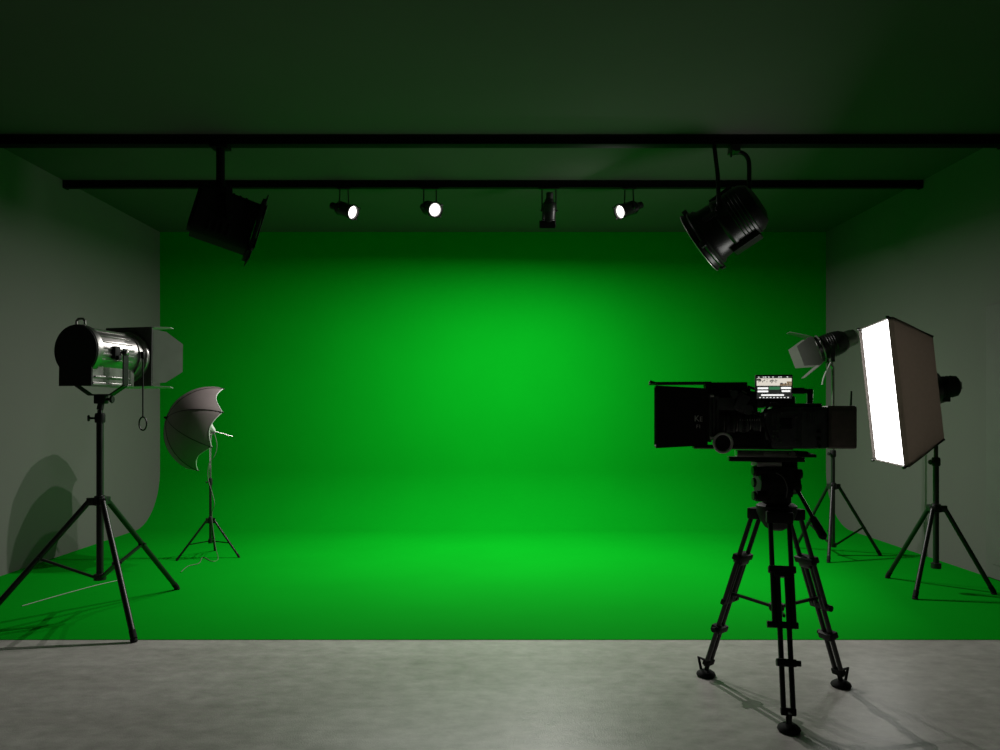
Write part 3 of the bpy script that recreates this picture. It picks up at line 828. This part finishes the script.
# ------------------------------------------------------------------ film camera
def film_camera():
    AZ = -80
    base = Vector((cT.x, cT.y, 1.142))
    root = thing('film_camera', 'black cinema camera with matte box, lit monitor and rear battery on the tripod', 'film camera', base)
    T = Matrix.Translation((cT.x, cT.y, 0)) @ Matrix.Rotation(-R(AZ), 4, 'Z') @ Matrix.Translation((0, .025, 0)) @ Matrix.Diagonal((1, .925, 1, 1))
    ZL = 1.335
    def mk(): return MB(T)
    # body
    b = mk()
    b.box((0, -.125, 1.315), (.15, .27, .20), .012)
    b.box((-.078, -.06, 1.31), (.012, .10, .17), .004)
    b.box((-.078, -.19, 1.31), (.010, .115, .18), .004)
    b.box((0, .02, 1.33), (.13, .04, .15), .01)
    b.box((0, -.13, 1.422), (.11, .22, .02), .005)
    for k in range(7): b.box((-.085, -.225 + k * .012, 1.365), (.004, .006, .05))
    for k in range(6):
        b.cyl((-.072, .0 - .012 * (k % 3), 1.38 - .05 * (k // 3)), (-.092, .0 - .012 * (k % 3), 1.38 - .05 * (k // 3)), .004, None, 8)
    body = b.build('camera_body', M['body'], root)
    p = mk(); p.box((-.0865, -.055, 1.335), (.004, .06, .05), .001); p.build('side_display', M['glass'], body)
    p = mk()
    for (y_, z_) in ((.004, 1.30), (.008, 1.275), (.0, 1.25), (-.015, 1.30), (-.015, 1.265), (-.03, 1.25), (-.105, 1.25), (-.105, 1.365), (-.035, 1.385)):
        p.cyl((-.082, y_, z_), (-.094, y_, z_), .0055, None, 10)
    p.build('button_cluster', M['alu'], body)
    p = mk()
    for k in range(3): p.cyl((-.07, -.215 - .0, 1.23 + k * .035), (-.098, -.215, 1.23 + k * .035), .010, None, 14)
    p.build('cable_ports', M['steel'], body)
    # battery + plate
    bt = mk(); bt.box((0, -.335, 1.318), (.125, .145, .205), .014, seg=3); bt.box((-.066, -.335, 1.318), (.006, .11, .16), .003)
    bat = bt.build('battery', M['battery'], root)
    bp = mk(); bp.box((0, -.258, 1.318), (.135, .022, .19), .004)
    for k in range(4): bp.cyl((-.06, -.262, 1.25 + k * .045), (-.072, -.262, 1.25 + k * .045), .004, None, 8)
    bp.build('battery_plate', M['steel'], root)
    an = mk(); an.cyl((-.03, -.385, 1.415), (-.03, -.388, 1.49), .0055, .0045, 10); an.build('antenna', M['black'], root)
    # lens
    l = mk()
    prof = [(0, .03), (.048, .03), (.048, .055), (.056, .06), (.056, .10), (.050, .104), (.050, .115), (.060, .12), (.060, .17), (.055, .174), (.055, .185), (.064, .19), (.064, .235), (.058, .24), (.068, .255), (.068, .31), (.060, .31), (.055, .295), (0, .285)]
    l.lathe(prof, o=(0, 0, ZL), d=(0, 1, 0), seg=48)
    for y_ in (.066, .074, .082, .09, .128, .137, .146, .155, .2, .21, .22): l.torus((0, y_, ZL), (0, 1, 0), .0605 if y_ > .12 else .0565, .0025, 48, 6)
    lens = l.build('lens', M['body'], root)
    g = mk()
    for (y_, r_) in ((.062, .0572), (.112, .0515), (.180, .0565), (.245, .0605), (.305, .0685)): g.torus((0, y_, ZL), (0, 1, 0), r_, .0028, 48, 8)
    g.build('trim_ring', M['chrome'], lens)
    g = mk()
    for (y_, r_) in ((.145, .064), (.21, .068)):
        for k in range(44):
            a = 2 * PI * k / 44; g.box((math.cos(a) * r_, y_, ZL + math.sin(a) * r_), (.004, .016, .004), 0, Matrix.Rotation(-a, 3, 'Y'))
    g.build('gear_ring', M['steel'], lens)
    p = mk()
    for k in range(9): p.box((-.0615 * math.cos(.25), .07 + .012 * k, ZL + .0615 * math.sin(.25) + .002), (.003, .0025, .006 if k % 2 else .010))
    p.build('scale_marks', M['mark'], lens)
    # matte box: hollow hood
    mx = mk()
    yb, yf = .335, .60
    def rect(y, w, h, zc): return [(-w / 2, y, zc - h / 2), (w / 2, y, zc - h / 2), (w / 2, y, zc + h / 2), (-w / 2, y, zc + h / 2)]
    zc = 1.367
    lo = [rect(yb, .21, .275, zc), rect(yf, .245, .305, zc), rect(yf, .232, .292, zc), rect(yb + .01, .195, .26, zc)]
    V = [[mx._v(q) for q in r_] for r_ in lo]
    for i in range(3):
        for k in range(4): mx._f([V[i][k], V[i][(k + 1) % 4], V[i + 1][(k + 1) % 4], V[i + 1][k]])
    # back plate with round opening
    n = 32; A, Bq = [], []
    for (yy, sgn) in ((yb, 1), (yb + .01, 0)):
        ra, rb = [], []
        for k in range(n):
            a = 2 * PI * k / n; c_, s_ = math.cos(a), math.sin(a); hw, hh = (.105, .1375) if sgn else (.0975, .13)
            q = min(hw / max(abs(c_), 1e-6), hh / max(abs(s_), 1e-6))
            ra.append(mx._v((c_ * .07, yy, ZL + s_ * .07))); rb.append(mx._v((c_ * q, yy, zc + s_ * q)))
        for k in range(n): mx._f([ra[k], ra[(k + 1) % n], rb[(k + 1) % n], rb[k]])
    hood = mx.build('matte_box', M['matte'], root)
    st = mk()
    for k in range(3): st.box((0, .322 - k * .02, zc - .005), (.19 - .012 * k, .016, .235 - .02 * k), .003)
    for (y_, z_) in ((.315, zc + .10), (.315, zc - .10), (.29, zc + .09)): st.cyl((-.09, y_, z_), (-.115, y_, z_), .009, .011, 12)
    stg = st.build('filter_stage', M['body'], hood)
    p = mk()
    for (y_, z_) in ((.315, zc + .10), (.315, zc - .10)): p.box((-.118, y_, z_), (.006, .02, .010), .002)
    p.build('stage_lock', M['mark'], hood)
    fg = mk()
    fg.prism([(-.135, 0), (.135, 0), (.135, .008), (-.135, .008)], -.155, .155, (0, .475, 1.528), (1, 0, 0), (0, 0, 1))
    fg.bar((0, .63, 1.542), (0, .60, 1.532), .26, .006)
    fg.prism([(.13, 1.505), (.34, 1.505), (.34, 1.535), (.13, 1.535)], -.06, .06, (0, 0, 0), (0, 1, 0), (0, 0, 1))
    flg = fg.build('top_flag', M['matte'], hood)
    # lettering on the side of the hood
    def letters(txt, y_, z_, size):
        cu = bpy.data.curves.new('txt', 'FONT'); cu.body = txt; cu.size = size; cu.extrude = .0006
        o = bpy.data.objects.new('txt', cu); COL.objects.link(o)
        dg = bpy.context.evaluated_depsgraph_get(); me = bpy.data.meshes.new_from_object(o.evaluated_get(dg))
        bpy.data.objects.remove(o)
        bmx = bmesh.new(); bmx.from_mesh(me); bpy.data.meshes.remove(me)
        # text x -> local -y, text y -> local z
        W = Matrix(((0, 0, -1, 0), (-1, 0, 0, 0), (0, 1, 0, 0), (0, 0, 0, 1)))
        return bmx, Matrix.Translation((-.1125, y_, z_)) @ W
    t = mk()
    for a in (('K', .405, 1.345, .042), ('E', .378, 1.345, .034), ('F1', .395, 1.312, .026)):
        bmx, W = letters(*a); t.merge(bmx, W)
    t.build('lettering', M['mark'], hood)
    # rods, bridge plate, dovetail
    rd = mk()
    for s in (-1, 1): rd.cyl((s * .04, -.10, 1.218), (s * .04, .40, 1.218), .0095, None, 14)
    rd.build('rod', M['steel'], root)
    br = mk(); br.box((0, .03, 1.187), (.10, .30, .030), .004); br.box((0, .26, 1.222), (.12, .03, .035), .004)
    bpz = br.build('bridge_plate', M['alu'], root)
    p = mk(); p.box((-.054, .0, 1.192), (.012, .10, .022), .003); p.cyl((-.05, -.09, 1.19), (-.085, -.09, 1.19), .014, None, 14); p.build('plate_lock', M['chrome'], bpz)
    dv = mk(); dv.box((0, .03, 1.160), (.085, .38, .022), .004); dv.box((0, -.13, 1.18), (.10, .17, .016), .005)
    dv.build('dovetail_plate', M['steel'], root)
    sh = mk(); sh.tube([(-.03, -.02, 1.186), (-.04, -.10, 1.19), (-.03, -.17, 1.187), (.0, -.19, 1.186)], [.010, .016, .015, .008], 12); sh.build('shoulder_pad', M['rubber'], root)
    # follow focus
    ff = mk()
    wy, wz = .262, 1.243
    ff.cyl((-.095, wy, wz), (-.125, wy, wz), .043, .040, 36)
    ff.box((-.06, wy, wz + .01), (.08, .06, .05), .008)
    f_ = ff.build('follow_focus', M['matte'], root)
    p = mk(); p.torus((-.125, wy, wz), (1, 0, 0), .045, .007, 44, 8)
    p.build('marking_ring', M['mark'], f_, 'grey ring')
    # focus motors / brackets on the upper side of the lens
    mo = mk()
    mo.box((-.085, .165, 1.435), (.05, .055, .085), .008, Matrix.Rotation(R(28), 3, 'X'))
    mo.cyl((-.10, .20, 1.475), (-.06, .20, 1.475), .020, None, 18)
    mo.cyl((-.11, .13, 1.40), (-.06, .13, 1.40), .024, None, 18)
    mo.box((-.06, .24, 1.43), (.05, .09, .06), .008)
    mo.box((-.03, .10, 1.44), (.08, .12, .06), .01)
    mt = mo.build('lens_motor', M['body'], root)
    p = mk(); p.bar((-.112, .140, 1.478), (-.112, .165, 1.492), .004, .006); p.bar((-.112, .215, 1.495), (-.112, .228, 1.490), .004, .005); p.box((-.113, .178, 1.398), (.004, .012, .010)); p.bar((-.105, .052, 1.36), (-.105, .038, 1.385), .004, .006)
    p.build('glint_sliver', M['chrome'], mt)  # chrome slivers added to stand for small glints on the motor
    vf = mk()
    vf.cyl((-.05, .03, 1.455), (-.05, .17, 1.47), .026, .03, 20); vf.box((-.05, .0, 1.44), (.06, .10, .05), .01)
    vf.box((-.02, -.04, 1.445), (.07, .14, .045), .01)
    vf.build('viewfinder', M['matte'], root)
    cbl = mk()
    cbl.tube(smooth_path([(-.08, -.03, 1.42), (-.12, .02, 1.43), (-.11, .06, 1.38), (-.09, .04, 1.30), (-.085, .02, 1.25)]), .006, 8)
    cbl.tube(smooth_path([(-.09, .13, 1.40), (-.125, .09, 1.38), (-.115, .03, 1.40), (-.09, -.02, 1.41)]), .005, 8)
    cbl.build('cable', M['rubber'], root)
    # monitor facing the side
    mz, my = 1.508, .002
    mon = mk(); mon.box((-.075, my, mz), (.018, .185, .122), .005)
    mon.cyl((-.065, my - .03, 1.40), (-.065, my - .03, 1.46), .010, None, 12)
    mo_ = mon.build('monitor', M['matte'], root)
    s = mk(); x0 = -.0845
    w, h = .172, .108
    def pane(u0, u1, v0, v1, mi, dx):
        s.mi = mi
        # u runs left to right as seen (that is +y -> -y), v runs top to bottom
        ya, yb_ = my + w / 2 - u0 * w, my + w / 2 - u1 * w; za, zb_ = mz + h / 2 - v0 * h, mz + h / 2 - v1 * h
        s.box((x0 - dx, (ya + yb_) / 2, (za + zb_) / 2), (.001, abs(ya - yb_), abs(za - zb_)))
    pane(0, 1, 0, 1, 0, 0)
    for u in (.04, .18, .24, .33, .45, .62, .68, .86): pane(u, u + .035, .03, .055, 1, .0008)
    pane(0, 1, .10, .42, 2, .0008)
    for k in range(26):
        u = .02 + .62 * random.random(); v = .13 + .12 * random.random(); pane(u, u + .02, v, v + .035 + .04 * random.random(), 0, .0016)
    pane(.0, .12, .12, .20, 0, .0018)
    pane(.66, 1, .33, .42, 3, .0016); pane(.86, 1, .24, .34, 3, .0016)
    for k in range(6): u = .67 + .3 * random.random(); pane(u, u + .025, .3, .38, 0, .002)
    pane(.03, .33, .50, .575, 1, .0008); pane(.70, .98, .49, .57, 1, .0008); pane(.36, .66, .47, .60, 4, .0008)
    pane(.03, .33, .64, .71, 1, .0008); pane(.72, .96, .63, .70, 1, .0008)
    pane(.13, .78, .81, .87, 1, .0008)
    for k in range(9): pane(.08 + k * .1, .12 + k * .1, .93, .965, 1, .0008)
    s.build('screen', [M['scr_black'], M['scr_white'], M['scr_cream'], M['scr_brown'], M['scr_green']], mo_, 'lit screen')
    # top handle
    hn = mk(); hn.tube([(0, -.03, 1.43), (0, -.04, 1.485), (0, -.06, 1.492), (0, -.18, 1.492)], .012, 14)
    hn.box((0, -.192, 1.46), (.028, .03, .085), .006)
    H_ = hn.build('top_handle', M['black'], root)
    p = mk(); p.cyl((0, -.085, 1.493), (0, -.165, 1.493), .0155, None, 16); p.build('grip', M['steel'], H_)
    # arm carrying the matte box flag
    sp = mk(); sp.box((0, .16, 1.255), (.09, .22, .075), .008); sp.box((0, .07, 1.27), (.09, .14, .11), .008); sp.box((0, .22, 1.45), (.10, .22, .12), .01); sp.box((-.02, .13, 1.42), (.11, .10, .08), .008)
    sp.build('lens_support', M['matte'], root)
    ar = mk(); ar.bar((0, .12, 1.515), (0, -.02, 1.47), .02, .012); ar.build('top_arm', M['black'], root)
film_camera()

# ------------------------------------------------------------------ lights (discs at the seen lamps, some added below them facing down)
area_disc('lamp_beam_down', T549 @ Vector((0, .152, 0)), (-.02, .05, -1), .06, 116)
area_disc('lamp_fill_disc', p432 + Vector((0, -.02, -.082)), (0, .04, -1), .045, 52)  # loose disc added below the lens, facing down to widen the wall light
area_disc('end_lamp_disc', p345 + Vector((0, -.02, -.075)), (.05, .06, -1), .045, 20)  # added under the side-turned lamp, facing down to brighten the wall's left
area_disc('end_lamp_disc', p627 + Vector((-.01, -.01, -.004)), (-.70, -.35, -.62), .08, 2)

w = bpy.data.worlds.new('studio_dark'); SC.world = w; w.use_nodes = True
w.node_tree.nodes['Background'].inputs['Color'].default_value = (0, 0, 0, 1)
w.node_tree.nodes['Background'].inputs['Strength'].default_value = 0

# ------------------------------------------------------------------ camera
cam = bpy.data.cameras.new('camera'); co = bpy.data.objects.new('camera', cam); COL.objects.link(co)
co.location = (0, 0, CAMH); co.rotation_euler = (PI / 2, 0, 0)
cam.sensor_width = 36; cam.lens = 36 * F / 1000
cam.shift_x = (500 - CX) / 1000; cam.shift_y = (CY - 375) / 1000
cam.clip_start = .05; cam.clip_end = 60
SC.camera = co
vs = SC.view_settings
SC.display_settings.display_device = 'sRGB'
vs.view_transform = 'Standard'; vs.look = 'None'; vs.exposure = 0; vs.gamma = 1; vs.use_curve_mapping = False
cy = SC.cycles
cy.max_bounces = 8; cy.diffuse_bounces = 5; cy.sample_clamp_indirect = 6
cy.caustics_reflective = False; cy.caustics_refractive = False
